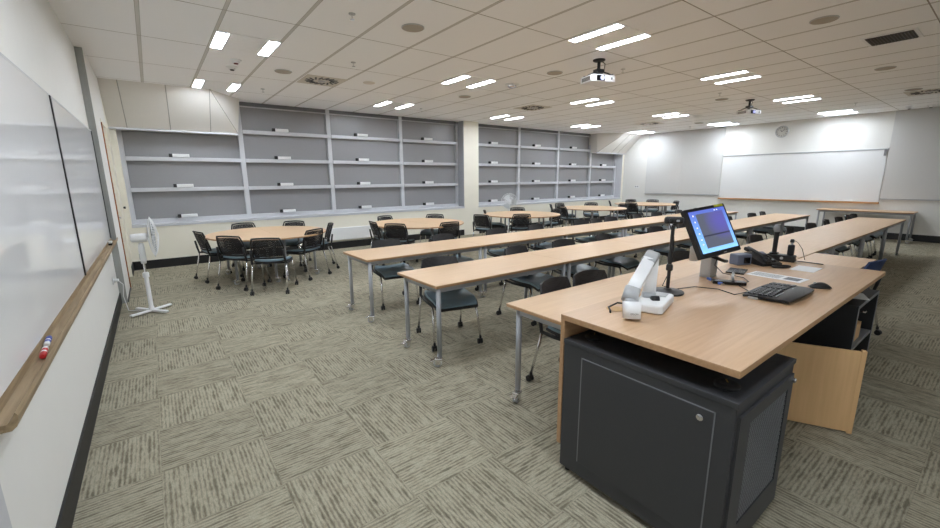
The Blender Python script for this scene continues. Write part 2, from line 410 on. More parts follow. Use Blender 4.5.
b.faces.new(va); b.faces.new(vb[::-1])
for k in range(len(prof)): b.faces.new((va[k], va[(k + 1) % len(prof)], vb[(k + 1) % len(prof)], vb[k]))
q.merge(b, TRAYW, False); q.obj('pen_tray', None, t)
def marker(y, x, rz, capm, label):
    m = thing('whiteboard_marker', label, 'marker', (x, y, .895), rz, 'markers on the left tray')
    rx = Matrix.Rotation(-PI / 2, 4, 'X')
    MB().lathe([(.010, 0), (.0115, .004), (.0115, .075), (.009, .085)], WPLAST, 14, rx).obj('barrel', None, m)
    MB().lathe([(.0115, .08), (.0125, .083), (.0115, .125), (.008, .13)], capm, 14, rx).obj('cap', None, m)
    MB().lathe([(.0119, .03), (.0119, .06)], capm, 14, rx).obj('colour_band', None, m)
marker(2.68, XL + .042, R(4), BLUE, 'white marker with blue cap lying in the timber tray')
marker(2.63, XL + .045, R(-176), RED, 'white marker with red cap lying in the timber tray')
t = thing('whiteboard_eraser', 'white and black eraser at the far end of the left timber tray', 'eraser', (XL + .045, 6.72, .884))
MB().box((0, 0, .012), (.036, .13, .022), BLACK, .004).obj('felt_pad', None, t); MB().box((0, 0, .034), (.036, .13, .022), WPLAST, .006).obj('grip', None, t)
t = thing('power_outlet', 'white power outlet with plug low on the left wall near the fan', 'power outlet', (XL, 6.72, .43))
MB().box((.006, 0, 0), (.012, .12, .075), WPLAST, .004).obj('face_plate', None, t); MB().box((.035, .02, 0), (.05, .04, .035), WPLAST, .008).obj('plug', None, t)
FANCORD = (MB().tube([(XL + .055, 6.74, .42), (XL + .09, 6.77, .36), (XL + .07, 6.8, .2), (XL + .1, 6.74, .02), (XL + .2, 6.66, .012), (-.24, 6.55, .04)], .004).obj('power_cord', WPLAST))

# ------------------------------------------------------------------ far wall
t = thing('pinboard', 'large grey pinboard left of the far whiteboard', 'pinboard', (XF, 7.55, 1.06), 0, 'grey pinboards on the far wall')
MB().span((-.03, -1.31, 0), (0, .03, 2.205), None, .003).obj('panel', PIN, t); MB().span((-.03, .033, 0), (0, 1.38, 2.205), None, .003).obj('panel', PIN, t)
MB().span((-.04, -1.31, -.03), (0, 1.38, -.001), ALU).obj('bottom_rail', None, t)
t = thing('pinboard', 'large grey pinboard right of the far whiteboard', 'pinboard', (XF, .6, 1.06), 0, 'grey pinboards on the far wall')
MB().span((-.03, -1.2, 0), (0, 1.655, 2.205), None, .003).obj('panel', PIN, t)
MB().span((-.04, -1.2, -.03), (0, 1.655, -.001), ALU).obj('bottom_rail', None, t)
t = thing('whiteboard', 'wide matt whiteboard on the far wall below the round clock', 'whiteboard', (XF, 4.24, .96))
MB().span((-.03, -1.97, 0), (0, 1.97, 1.35), None, .003).obj('panel', WBFAR, t)
MB().span((-.045, -1.99, 1.351), (0, 1.99, 1.38), ALU).obj('top_rail', None, t)
MB().span((-.10, -1.985, -.045), (0, 1.985, -.001), FARTRAY, .006).obj('pen_tray', None, t)
MB().box((-.04, -1.93, 1.28), (.03, .05, .16), DARKF, .004).obj('bracket', None, t)
for y, l in ((1.15, 'small white eraser toward the left end of the far whiteboard tray'), (-.95, 'small white eraser toward the right end of the far whiteboard tray'), (-1.35, 'small white eraser nearest the right end of the far whiteboard tray')):
    e = thing('whiteboard_eraser', l, 'eraser', (XF - .065, 4.24 + y, .96), 0, 'erasers on the far tray')
    MB().box((0, 0, .02), (.05, .2, .036), WPLAST, .006).obj('grip', None, e)
t = thing('wall_clock', 'round wall clock with pale face high on the far wall', 'clock', (XF, 4.66, 2.97))
rx = Matrix.Rotation(-PI / 2, 4, 'Y')
MB().lathe([(.17, 0), (.17, .03), (.155, .042), (.148, .03), (.148, .02)], SILVER, 32, rx).obj('rim', None, t)
MB().lathe([(.148, .012), (.148, .022)], mat('clock_face', srgb(205, 203, 196), .5), 32, rx).obj('face', None, t)
q = MB()
for k in range(12):
    a = 2 * PI * k / 12; q.box((-.024, .122 * math.sin(a), .122 * math.cos(a)), (.004, .012, .03), BLACK, 0, Euler((-a, 0, 0)).to_matrix().to_4x4())
q.obj('hour_marks', None, t)
MB().tube([(-.026, 0, 0), (-.026, .04, .05)], .007, BLACK, 6).obj('hour_hand', None, t); MB().tube([(-.028, 0, 0), (-.028, -.07, .07)], .005, BLACK, 6).obj('minute_hand', None, t)
t = thing('power_outlet', 'white double outlet on the far wall beside the window', 'power outlet', (XF, 9.30, 1.29))
MB().box((-.005, 0, 0), (.01, .2, .09), WPLAST, .003).obj('face_plate', None, t)
for s in (-1, 1): MB().box((-.012, s * .045, .012), (.006, .03, .04), BLACK, .002).obj('socket', None, t)
tag(MB().box((-.43, YW - .011, 1.18), (.035, .024, .04), BLACK, .008).obj('door_stop', None), 'small black knob on the cream wall left of the window', 'knob')
# panel heater below the left window
t = thing('wall_heater', 'low white grooved heater on the wall below the left window', 'heater', (3.42, YW, .2))
MB().box((.5, -.03, .16), (1.5, .05, .30), WPLAST, .008).obj('body', None, t)
q = MB()
for k in range(5): q.box((.5, -.056, .06 + k * .05), (1.46, .004, .006), WPLAST)
q.obj('grooves', None, t)

# ------------------------------------------------------------------ ceiling fittings
proto = None
LX, LY = [.79, 4.19, 7.57, 10.945, 14.17], [2.885, 5.643, 8.40, .13, -2.63]
RN = ['in the lamp row nearest the desk', 'in the middle lamp row', 'in the lamp row nearest the windows', 'added out of view right above the camera', 'added out of view behind the camera']  # rows above and behind the camera: unseen lamps added to brighten the left wall
for j, y in enumerate(LY):
    for i, x in enumerate(LX):
        if j > 2 and i > 0: continue
        lab = ['%s lamp fitting from the left wall, %s', ][0] % (ORD[i], RN[j])
        if proto is None:
            proto = thing('ceiling_light', lab, 'ceiling light', (x, y, ZC), 0, 'twin strip ceiling lights')
            MB().span((.14, .004, -.006), (.537, .684, -.0005), None).obj('centre_panel', mat('fitting_white', srgb(247, 247, 247), .6), proto)
            for s in (0, 1):
                xa, xb = .012 + s * .533, .132 + s * .533
                MB().span((xa, .012, -.004), (xb, .676, -.001)).obj('strip_diffuser', LAMP, proto)
                q = MB(); q.span((xa - .006, .006, -.014), (xa - .0005, .682, -.0005)); q.span((xb + .0005, .006, -.014), (xb + .006, .682, -.0005)); q.span((xa, .006, -.014), (xb, .0115, -.0005)); q.span((xa, .6765, -.014), (xb, .682, -.0005))
                q.obj('added_lip', MATS['fitting_white'], proto)  # lip added to hide part of the bright strip at shallow angles
        else: dup(proto, (x, y, ZC), 0, lab)
def spk(x, y, lab, r=.125):
    t = thing('ceiling_speaker', lab, 'ceiling speaker', (x, y, ZC), 0, 'round ceiling speakers')
    MB().lathe([(r, 0), (r, -.006), (r * .93, -.010)], GPLAST, 28).obj('rim', None, t); MB().lathe([(r * .92, -.002), (r * .92, -.012), (r * .8, -.014)], SPK, 28).obj('grille', None, t)
for x, y, l in ((2.5, 4.3, 'round ceiling speaker above the foremost carpet, nearest the camera'), (1.83, 7.08, 'round ceiling speaker between the near lamp and the louvred diffuser'), (5.90, 1.55, 'round ceiling speaker left of the dark return air grille'),
                (9.24, 1.57, 'round ceiling speaker beyond the dark return air grille'), (5.28, 4.73, 'round ceiling speaker left of the nearer projector'), (9.93, 4.18, 'round ceiling speaker left of the farther projector'),
                (11.93, 1.57, 'round ceiling speaker nearest the right of the far wall'), (13.6, 6.3, 'round ceiling speaker near the far left pinboard'), (5.26, 7.08, 'round ceiling speaker above the second round table')): spk(x, y, l)
def diffuser(x, y, lab, full):
    t = thing('air_diffuser', lab, 'air vent', (x, y, ZC), 0, 'ceiling air diffusers')
    MB().span((-.32, -.32, -.006), (.32, .32, -.0005)).obj('plate', mat('diffuser_plate', srgb(206, 200, 190), .6), t)
    q = MB()
    for k in range(16):
        a = 2 * PI * k / 16; q.box((.2 * math.cos(a), .2 * math.sin(a), -.009), (.14, .03, .006), BLACK if full else LOUVRE, 0, (0, 0, a + .5))
    q.obj('swirl_slots', None, t)
    MB().lathe([(.06, -.004), (.06, -.014), (.05, -.018)], GPLAST, 20).obj('hub', None, t)
diffuser(2.50, 7.36, 'square swirl air diffuser above the first round table', True)
diffuser(7.37, 7.25, 'square air diffuser above the third round table', False)
diffuser(12.45, 7.26, 'square swirl air diffuser nearest the far wall', True)
diffuser(12.5, 1.42, 'square air diffuser at the right, nearest the dome cameras', False)
t = thing('return_air_grille', 'dark rectangular return air grille in the ceiling at right', 'air vent', (7.28, 1.23, ZC))
MB().span((-.24, -.24, -.012), (.24, .24, -.0005), WPLAST, .003).obj('frame', None, t); MB().span((-.2, -.205, -.016), (.2, .205, -.0125)).obj('core', BLACK, t)
q = MB()
for k in range(14): q.box((0, -.19 + k * .029, -.02), (.4, .006, .008), LOUVRE, 0, (.5, 0, 0))
for k in range(14): q.box((-.19 + k * .029, 0, -.02), (.005, .4, .006), LOUVRE)
q.obj('louvre_slats', None, t)
def dome(x, y, lab, r, inner, cat='smoke detector', name='smoke_detector', d=.04):
    t = thing(name, lab, cat, (x, y, ZC))
    MB().lathe([(r, 0), (r, -.012), (r * .85, -.02)], WPLAST, 24).obj('base', None, t); MB().lathe([(r * .62, -.018), (r * .58, -d), (r * .5, -d - .004)], inner if r > .1 else WPLAST, 20).obj('sensor', None, t); MB().lathe([(r * .42, -d), (r * .36, -d - .014), (r * .1, -d - .018)], inner, 16).obj('sensor_eye', None, t)
dome(1.15, 6.81, 'white detector with dark red centre beside the nearest lamp', .075, mat('dark_red', srgb(96, 28, 28), .4)); dome(1.16, 7.22, 'white detector with dark centre behind the red-centred detector', .075, BLACK)
dome(5.30, 5.73, 'white dome detector with chrome rim in mid ceiling', .13, CHROME); dome(11.93, 5.58, 'white dome detector beside a far lamp pair', .13, WPLAST)
dome(14.67, 1.94, 'small dark dome camera left of its pair by the far wall', .07, BLACK, 'security camera', 'dome_camera', .06); dome(14.8, 1.60, 'small dark dome camera right of its pair by the far wall', .07, BLACK, 'security camera', 'dome_camera', .06)
def sprinkler(x, y, lab):
    t = thing('sprinkler_head', lab, 'sprinkler', (x, y, ZC), 0, 'sprinkler heads')
    MB().lathe([(.035, 0), (.032, -.008), (.012, -.01)], GPLAST, 16).obj('rosette', None, t); MB().lathe([(.008, -.008), (.008, -.05), (.022, -.052), (.022, -.056)], CHROME, 14).obj('deflector', None, t)
for x, y, l in ((1.82, 4.32, 'small sprinkler head nearest the camera, by the front speaker'), (5.96, 3.97, 'small sprinkler head just right of the nearer projector'), (2.5, 5.99, 'small sprinkler head between the near lamp and second lamp'),
                (1.84, 8.6, 'small sprinkler head near the left bulkhead'), (9.18, 3.91, 'small sprinkler head left of the farther projector'), (5.3, 8.85, 'small sprinkler head near the white column'), (14.3, 6.9, 'small sprinkler head above the far left pinboard'), (13.0, 2.6, 'small sprinkler head near the far right lamp')): sprinkler(x, y, l)
tag(MB().lathe([(.10, 0), (.10, -.008), (.09, -.012)], None, 24).obj('ceiling_cover_plate', mat('plate_beige', srgb(214, 206, 195), .6), None, (3.2, 7.04, ZC)), 'plain round cover plate in the ceiling near the first diffuser', 'cover plate')

# projectors
def projector(x, y, lab):
    t = thing('ceiling_projector', lab, 'projector', (x, y, ZC), R(-18), 'ceiling projectors')
    MB().lathe([(.085, 0), (.085, -.012), (.07, -.022), (.03, -.028)], BLACK, 24).obj('mount_plate', None, t)
    MB().tube([(0, 0, -.02), (0, 0, -.14)], .022, BLACK, 14).obj('drop_pole', None, t)
    q = MB(); q.box((0, 0, -.15), (.12, .10, .05), BLACK, .01)
    for sx in (-1, 1):
        for sy in (-1, 1): q.tube([(sx * .04, sy * .03, -.16), (sx * .1, sy * .08, -.19), (sx * .15, sy * .11, -.222)], .011, BLACK, 8); q.lathe([(.02, 0), (.02, .02)], BLACK, 12, c=(sx * .15, sy * .11, -.225))
    q.obj('mount_arms', None, t)
    q = MB(); q.prism([(-.2, .14), (.2, .14), (.2, -.12), (.17, -.145), (-.17, -.145), (-.2, -.12)], -.315, -.222, WPLAST, .01); body = q.obj('body', None, t)
    q = MB()
    for k in range(9): q.box((-.202, -.09 + k * .022, -.27), (.006, .008, .05), LOUVRE)
    for k in range(5): q.box((.202, -.04 + k * .03, -.27), (.006, .01, .05), LOUVRE)
    q.obj('vents', None, body)
    q = MB(); q.box((-.06, -.147, -.27), (.13, .01, .07), BLACKG, .004); q.obj('lens_recess', None, body)
    MB().lathe([(.03, 0), (.03, .016), (.024, .02)], LENS, 20, Matrix.Rotation(PI / 2, 4, 'X'), (-.04, -.148, -.27)).obj('lens', None, body)
    MB().box((.12, -.147, -.27), (.02, .006, .03), BLACKG, .002).obj('sensor_window', None, body)
    MB().tube([(.05, .02, -.005), (.14, .05, -.03), (.15, .08, -.12), (.1, .13, -.2), (.08, .145, -.25)], .006, BLACK, 8).obj('cable', None, t)
projector(5.24, 3.88, 'white projector hanging on a black mount, nearer the camera'); projector(10.52, 3.85, 'white projector hanging on a black mount, nearer the far wall')

# ------------------------------------------------------------------ tables
ZT = .757
def caster(par, x, y, brake=True, a=0.3, r=.036):
    q = MB()
    q.tube([(x, y, .10), (x, y, .085)], .014, CHROME, 10)
    ca, sa = math.cos(a), math.sin(a)
    q.box((x + .012 * ca, y + .012 * sa, .072), (.075, .055, .026), CHROME, .008, (0, 0, a))
    for s in (-1, 1): q.box((x + .018 * ca - s * .022 * sa, y + .018 * sa + s * .022 * ca, .05), (.05, .004, .05), CHROME, 0, (0, 0, a))
    if brake: q.box((x + .055 * ca, y + .055 * sa, .066), (.06, .045, .01), CHROME, .003, (0, .3, a))
    wm = Matrix.Rotation(a, 4, 'Z') @ Matrix.Rotation(PI / 2, 4, 'X')
    q.lathe([(r * .5, -.016), (r, -.013), (r, .013), (r * .5, .016)], GPLAST, 18, wm, (x + .022 * ca, y + .022 * sa, r))
    return q.obj('caster', None, par)
def leg_part(par, x, y, z1, a=.3, r=.0215):
    l = MB().tube([(x, y, .095), (x, y, z1)], r, STEEL, 14).obj('leg', None, par)
    caster(l, x, y, True, a); return l
TL = 1.765
def make_table(L, W, name, lab, cat, grp=None, hw=True):
    """origin at floor, tabletop spans x 0..L, y 0..W"""
    t = thing(name, lab, cat, (0, 0, 0), 0, grp)
    q = MB(); q.box((L / 2, W / 2, ZT - .003), (L - .004, W, .006), TOPW, .001); q.box((L / 2, W / 2, ZT - .0158), (L - .004, W, .0196), EDGEW, .002); q.obj('tabletop', None, t)
    q = MB(); h = ZT - .025
    for yy in (.035, W - .09): q.span((.05, yy - .012, h - .045), (L - .05, yy + .012, h), STEEL)
    for xx in (.045, L - .045): q.span((xx - .012, .035, h - .045), (xx + .012, W - .09, h), STEEL)
    q.obj('frame', None, t)
    for xx, yy, a in ((.045, .035, 2.6), (.045, W - .09, 3.5), (L - .045, .035, .4), (L - .045, W - .09, -.5)): leg_part(t, xx, yy, h, a)
    return t
tab = None
ROWS = [('desk', 1.96, 1.41, .747, 1.735, -.005), ('middle', 1.82, 2.885, .70, 1.735, .003), ('back', 1.84, 4.36, .735, 1.715, .003)]
for rn, x0, y0, W, TL, tilt in ROWS:
    pt = None
    nm = {'desk': 'row nearest the desk', 'middle': 'middle row', 'back': 'row nearest the round tables'}[rn]
    for k in range(6):
        lab = '%s beech table from the left end of the %s' % (ORD[k], nm)
        x = x0 + k * TL; y = y0 + tilt * k * TL
        if pt is None:
            pt = make_table(TL, W, 'training_table', lab, 'table', 'beech tables in three long rows'); pt.location = (x, y, 0); pt.rotation_euler.z = tilt
        else: dup(pt, (x, y, 0), tilt, lab)
t = make_table(1.74, .53, 'training_table', 'beech table butted against the right end of the tall lectern desk', 'table'); t.location = (4.45, .845, 0)
t = make_table(1.88, .70, 'side_table', 'beech table standing alone against the far wall below the whiteboard', 'table'); t.location = (15.33, 1.5, 0); t.rotation_euler.z = PI / 2

# round tables, each of two half round tops
def make_half(lab):
    t = thing('half_round_table', lab, 'table', (0, 0, 0), 0, 'half round tables pushed together in pairs')
    rx, ry = .955, 1.0
    pl = [(.002, ry), (.002, -ry)] + [(rx * math.sin(a), -ry * math.cos(a)) for a in (PI * k / 28 for k in range(1, 28))]
    q = MB(); q.prism(pl, ZT - .006, ZT, TOPW, .001); q.prism(pl, ZT - .026, ZT - .0062, EDGEW, .002); q.obj('tabletop', None, t)
    q = MB(); h = ZT - .026
    q.span((.07, -.7, h - .04), (.095, .7, h), STEEL); q.span((.095, -.48, h - .04), (.62, -.455, h), STEEL); q.span((.095, .455, h - .04), (.62, .48, h), STEEL)
    q.obj('frame', None, t)
    for x, y, a in ((.08, -.70, .9), (.08, .70, 2.2), (.62, -.47, -.6), (.62, .47, .2)): leg_part(t, x, y, h, a)
    return t
RT = [(1.55, 7.92), (4.40, 7.62), (7.52, 7.72), (10.72, 7.90), (13.66, 7.92)]
half = None
for k, (x, y) in enumerate(RT):
    w_ = ('first', 'second', 'third', 'fourth', 'fifth')[k]
    for s, sd in ((1, 'right'), (0, 'left')):
        lab = '%s half of the %s round table from the left wall' % (sd, w_)
        if half is None: half = make_half(lab); half.location = (x, y, 0)
        else: dup(half, (x, y, 0), 0 if s else PI, lab)

# ------------------------------------------------------------------ chairs (facing -Y, origin on the floor)
def make_chair(lab, mesh_back, shell=None, grp=None):
    t = thing('stacking_chair', lab, 'chair', (0, 0, 0), 0, grp)
    def seat_grid(x1, y0, y1, z, nx=9, ny=9, drop=.0):
        g = []
        for i in range(nx):
            u = -1 + 2 * i / (nx - 1); row = []
            for j in range(ny):
                v = j / (ny - 1); y = y0 + (y1 - y0) * v
                fr = max(0, (.3 - v) / .3)
                zz = z - .045 * fr ** 2 + .018 * u * u * (1 - fr) - .012 * math.sin(PI * v) + .01 * v
                w = x1 * (1 - .10 * abs(2 * v - 1) ** 4)
                row.append((u * w, y, zz))
            g.append(row)
        return g
    MB().sheet(seat_grid(.235, -.26, .19, .452), .022).obj('seat_shell', BLACK, t)
    MB().sheet(seat_grid(.225, -.25, .18, .472), .022).obj('seat_pad', shell or SEATM, t)
    def back_grid(x1, z0, z1, off, nx=11, nz=9):
        g = []
        for i in range(nx):
            u = -1 + 2 * i / (nx - 1); row = []
            for j in range(nz):
                v = j / (nz - 1); z = z0 + (z1 - z0) * v
                y = .225 + .075 * v + .012 * v * v - .045 * u * u + off
                w = x1 * (1 - .10 * v ** 3) * (.94 + .06 * math.sin(PI * v))
                row.append((u * w, y, z - .012 * u * u * v))
            g.append(row)
        return g
    G = back_grid(.225, .53, .835, 0)
    if mesh_back:
        MB().sheet(back_grid(.205, .55, .815, 0), .006).obj('back_mesh', MESHB, t)
        q = MB()
        ring = [r[0] for r in G]; top = [r[-1] for r in G]; L_ = G[0]; R_ = G[-1]
        q.tube(ring, .014, BLACK, 8); q.tube(top, .013, BLACK, 8); q.tube(L_, .013, BLACK, 8); q.tube(R_, .013, BLACK, 8)
        q.obj('back_frame', None, t)
    else:
        MB().sheet(G, .018).obj('backrest', shell or perforated_back, t)
    q = MB()
    for s in (-1, 1):
        q.tube([(s * .225, -.16, .435), (s * .235, .10, .44), (s * .235, .215, .455), (s * .228, .235, .54), (s * .222, .255, .66)], .0165, BLACK, 8)
    q.tube([(-.235, .1, .435), (.235, .1, .435)], .012, BLACK, 8); q.tube([(-.225, -.14, .43), (.225, -.14, .43)], .012, BLACK, 8)
    q.obj('side_frame', None, t)
    for s in (-1, 1):
        for pts, cx, cy in (([(s * .225, -.14, .44), (s * .235, -.19, .30), (s * .245, -.245, .075)], s * .245, -.245), ([(s * .235, .215, .44), (s * .24, .25, .28), (s * .245, .30, .075)], s * .245, .30)):
            l = MB().tube(pts, .011, CHROME, 10).obj('leg', None, t)
            q = MB(); q.tube([(cx, cy, .085), (cx, cy, .06)], .013, BLACK, 8)
            wm = Matrix.Rotation(PI / 2, 4, 'Y')
            for d in (-.014, .014): q.lathe([(.012, -.009), (.027, -.007), (.027, .007), (.012, .009)], BLACK, 14, wm, (cx + d, cy + .012, .027))
            q.box((cx, cy + .008, .045), (.05, .03, .025), BLACK, .006); q.obj('caster', None, l)
    return t
perforated_back = BLACK
pb = bpy.data.materials.new('dimpled_black_plastic'); pb.use_nodes = True
nt = pb.node_tree; bs = nt.nodes['Principled BSDF']; bs.inputs['Roughness'].default_value = .5
tc = nt.nodes.new('ShaderNodeTexCoord'); vo = nt.nodes.new('ShaderNodeTexVoronoi'); vo.inputs['Scale'].default_value = 62; vo.inputs['Randomness'].default_value = 0
nt.links.new(tc.outputs['Object'], vo.inputs['Vector']); cr = nt.nodes.new('ShaderNodeValToRGB')
cr.color_ramp.elements[0].position = .25; cr.color_ramp.elements[0].color = (.003, .003, .003, 1); cr.color_ramp.elements[1].position = .35; cr.color_ramp.elements[1].color = srgb(44, 44, 47)
nt.links.new(vo.outputs['Distance'], cr.inputs['Fac']); nt.links.new(cr.outputs['Color'], bs.inputs['Base Color'])
perforated_back = pb

rowchair = None
CH = [('row nearest the desk', [(2.55, 8), (3.02, -6), (4.62, -8), (5.55, 5), (6.75, -4), (8.15, 3), (9.25, -5), (10.2, 4), (11.05, -3), (11.72, 3), (12.22, -4)], lambda x: 2.26 - .006 * (x - 1.8)),
      ('middle row', [(2.37, -14), (3.47, 6), (4.36, -5), (5.22, 7), (6.7, -6), (7.6, 4), (8.6, -5), (9.6, 6), (10.85, -3), (11.5, 5)], lambda x: 3.69),
      ('back row', [(2.5, -8), (3.42, 5), (4.5, -6), (5.42, 4), (6.72, -7), (7.18, 3), (7.7, -4), (8.68, 6), (9.55, -5), (10.6, 4), (11.6, -3)], lambda x: 5.24)]
for rn, L, yf in CH:
    for k, (x, a) in enumerate(L):
        lab = '%s dark chair from the left tucked behind the %s of tables' % (ORD[k], rn)
        rz = R(a); yb = yf(x); loc = (x - .30 * -math.sin(rz), yb - .30 * math.cos(rz), 0)
        if rowchair is None: rowchair = make_chair(lab, False, None, 'dark chairs behind the table rows'); rowchair.location = loc; rowchair.rotation_euler.z = rz
        else: dup(rowchair, loc, rz, lab)
meshchair = None
# (back x, back y, facing angle in degrees)
RC = [[(.50, 8.10, 14, 'at the far left'), (.81, 7.11, 42, 'at the front left'), (1.21, 6.48, 62, 'at the front centre with pale seat'), (2.13, 7.13, 122, 'at the front right'), (2.66, 7.88, 170, 'at the far right'), (2.24, 8.87, 235, 'at the back right'), (1.33, 9.10, 280, 'at the back left')],
      [(3.40, 7.72, -5, 'at the left'), (3.55, 7.03, 42, 'at the front left'), (4.52, 6.58, 85, 'at the front right'), (4.15, 8.72, 285, 'at the back left'), (5.28, 8.32, 222, 'at the back right')],
      [(5.98, 7.48, 20, 'at the left'), (6.92, 8.50, -40, 'at the back left'), (6.82, 6.98, 55, 'at the front left'), (8.25, 8.64, 240, 'at the back right'), (8.60, 7.45, 165, 'at the right')],
      [(9.55, 8.15, -12, 'at the left'), (9.98, 8.95, -50, 'at the back left'), (10.73, 9.25, 268, 'at the back'), (11.74, 8.72, 222, 'at the back right'), (11.86, 7.55, 165, 'at the right')],
      [(12.62, 7.80, 5, 'at the left'), (13.1, 8.95, -55, 'at the back left'), (14.45, 8.95, 240, 'at the back right'), (14.88, 8.3, 200, 'at the right'), (14.62, 7.25, 140, 'at the front right')]]
for k, L in enumerate(RC):
    for bx, by, fa, wh in L:
        f = R(fa); rz = f + PI / 2; loc = (bx + .29 * math.cos(f), by + .29 * math.sin(f), 0)
        lab = 'black mesh-back chair %s of the %s round table' % (wh, ('first', 'second', 'third', 'fourth', 'fifth')[k])
        if meshchair is None: meshchair = make_chair(lab, True, None, 'mesh-back chairs around the round tables'); meshchair.location = loc; meshchair.rotation_euler.z = rz
        else: dup(meshchair, loc, rz, lab)
t = make_chair('navy blue backed chair beyond the right corner of the lectern desk', False, NAVY); t.location = (5.72, 1.03, 0); t.rotation_euler.z = PI + R(-8)

# ------------------------------------------------------------------ lectern desk
ZD = .93
t = thing('lectern_desk', 'tall beech lectern desk carrying the monitor, above two dark cabinets', 'desk', (1.68, .535, 0))
DX, DY = 2.72, .87
q = MB(); q.box((DX / 2, DY / 2, ZD - .002), (DX, DY, .004), DESKW); q.box((DX / 2, DY / 2, ZD - .0171), (DX, DY, .0258), EDGEW, .001); q.obj('desktop', None, t)
MB().span((0, DY - .025, .16), (DX, DY - .001, ZD - .0305), None, .001).obj('modesty_panel', EDGEW, t)
q = MB()
for x in (.50, 2.05, 2.55): q.span((x - .025, .10, .803), (x + .025, .15, ZD - .0305), BLACK); q.span((x - .025, .70, .803), (x + .025, .75, ZD - .0305), BLACK)
q.obj('support_posts', None, t)
# rack cabinet
t = thing('equipment_cabinet', 'charcoal steel equipment cabinet with mesh side under the near desk end', 'cabinet', (1.68, .53, 0))
cw, cdp, ct = .66, .845, .80
q = MB(); q.span((0, 0, .035), (cw, cdp, .777), CAB, .003); q.obj('body', None, t)
MB().span((-.004, -.006, .7775), (cw + .004, cdp, ct), CAB, .002).obj('lid', None, t)
d = MB().span((-.005, .075, .12), (-.0005, .72, .725), CAB, .002).obj('access_panel', None, t)
MB().lathe([(.014, 0), (.014, .006), (.008, .008)], CHROME, 18, Matrix.Rotation(-PI / 2, 4, 'Y'), (-.005, .125, .685)).obj('lock', None, d)
q = MB()
for a, b in (((.07, .725), (.726, .73)), ((.07, .12), (.075, .73)), ((.72, .12), (.726, .73))): q.span((-.0035, a[0], a[1]), (-.0012, b[0], b[1]), EDGEG)
q.obj('panel_gap_line', None, t)
d = MB().poly([(.02, -.012, .05), (.64, -.012, .05), (.64, -.012, .735), (.02, -.012, .735), (.13, -.012, .19), (.575, -.012, .19), (.575, -.012, .675), (.13, -.012, .675),
               (.02, -.0005, .05), (.64, -.0005, .05), (.64, -.0005, .735), (.02, -.0005, .735), (.13, -.0005, .19), (.575, -.0005, .19), (.575, -.0005, .675), (.13, -.0005, .675)],
              [(0, 1, 5, 4), (1, 2, 6, 5), (2, 3, 7, 6), (3, 0, 4, 7), (0, 8, 9, 1), (1, 9, 10, 2), (2, 10, 11, 3), (3, 11, 8, 0), (4, 5, 13, 12), (5, 6, 14, 13), (6, 7, 15, 14), (7, 4, 12, 15)], CAB).obj('vented_door', None, t)
q = MB(); q.span((.13, -.004, .19), (.575, -.001, .675), CABIN)
for k in range(42):
    for i in range(24):
        q.box((.139 + i * .0185 + (.009 if k % 2 else 0), -.006, .197 + k * .0114), (.0115, .003, .0058), EDGEG)
q.obj('mesh_insert', None, d)
MB().lathe([(.012, 0), (.012, .01), (.007, .014)], CHROME, 16, Matrix.Rotation(PI / 2, 4, 'X'), (.625, -.012, .705)).obj('lock', None, d)
for x in (.04, cw - .04):
    for y in (.03, cdp - .03): MB().lathe([(.018, 0), (.018, .02), (.01, .036)], BLACK, 14, None, (x, y, 0)).obj('foot', None, t)
def grommet(x, y, lab):
    g = thing('cable_grommet', lab, 'cable grommet', (x, y, ct), 0, 'black cable grommets')
    MB().lathe([(.040, 0), (.048, .006), (.048, .016), (.039, .024), (.03, .025)], BLACK, 28).obj('ring', None, g); MB().lathe([(.024, .02), (.024, .026)], CABIN, 20).obj('cap', None, g)
    MB().box((.004, .004, .0275), (.028, .006, .002), mat('brass', srgb(170, 140, 80), .4, .7), 0, (0, 0, .6)).obj('slot', None, g)
grommet(1.785, .61, 'black round cable grommet on the open front corner of the charcoal cabinet'); grommet(1.80, 1.27, 'black round cable grommet on the cabinet top under the desk')
# open shelf unit under the right end
t = thing('open_shelf_cabinet', 'black open shelf cabinet under the right end of the lectern desk', 'cabinet', (3.64, .535, 0))
sw, sd, sh = .64, .66, .80
q = MB(); q.span((0, 0, .03), (.02, sd, sh), CABIN); q.span((sw - .02, 0, .03), (sw, sd, sh), CABIN); q.span((0.02, sd - .02, .03), (sw - .02, sd, sh), CABIN); q.span((.02, 0, .03), (sw - .02, sd - .02, .05), CABIN); q.span((.02, 0, sh - .02), (sw - .02, sd - .02, sh), CABIN)
q.obj('carcass', None, t)
q = MB(); q.span((0, -.003, .03), (.02, -.0003, sh), EDGEG); q.span((sw - .02, -.003, .03), (sw, -.0003, sh), EDGEG); q.span((.02, -.003, sh - .02), (sw - .02, -.0003, sh), EDGEG); q.obj('front_edging', None, t)
MB().span((.021, .002, .47), (sw - .021, sd - .021, .49), EDGEG).obj('shelf', None, t)
MB().tube([(.09, .0, .745), (.09, -.022, .745), (.13, -.022, .745), (.13, 0, .745)], .005, CHROME, 8).obj('handle', None, t)
q = MB()
for x in (.05, sw - .05):
    for y in (.05, sd - .05): q.lathe([(.02, 0), (.02, .0299)], BLACK, 12, None, (x, y, 0))
q.obj('feet', None, t)
t = thing('wooden_box', 'small open wooden box on the shelf of the black cabinet', 'box', (3.84, .56, .491))
q = MB(); q.span((0, 0, 0), (.16, .2, .01), MDF); q.span((0, 0, .01), (.16, .012, .12), MDF); q.span((0, .188, .01), (.16, .2, .12), MDF); q.span((0, .012, .01), (.012, .188, .12), MDF); q.span((.148, .012, .01), (.16, .188, .12), MDF); q.obj('tray', None, t)
MB().span((.03, .02, .011), (.12, .18, .1), CABIN, .004).obj('contents', None, t)
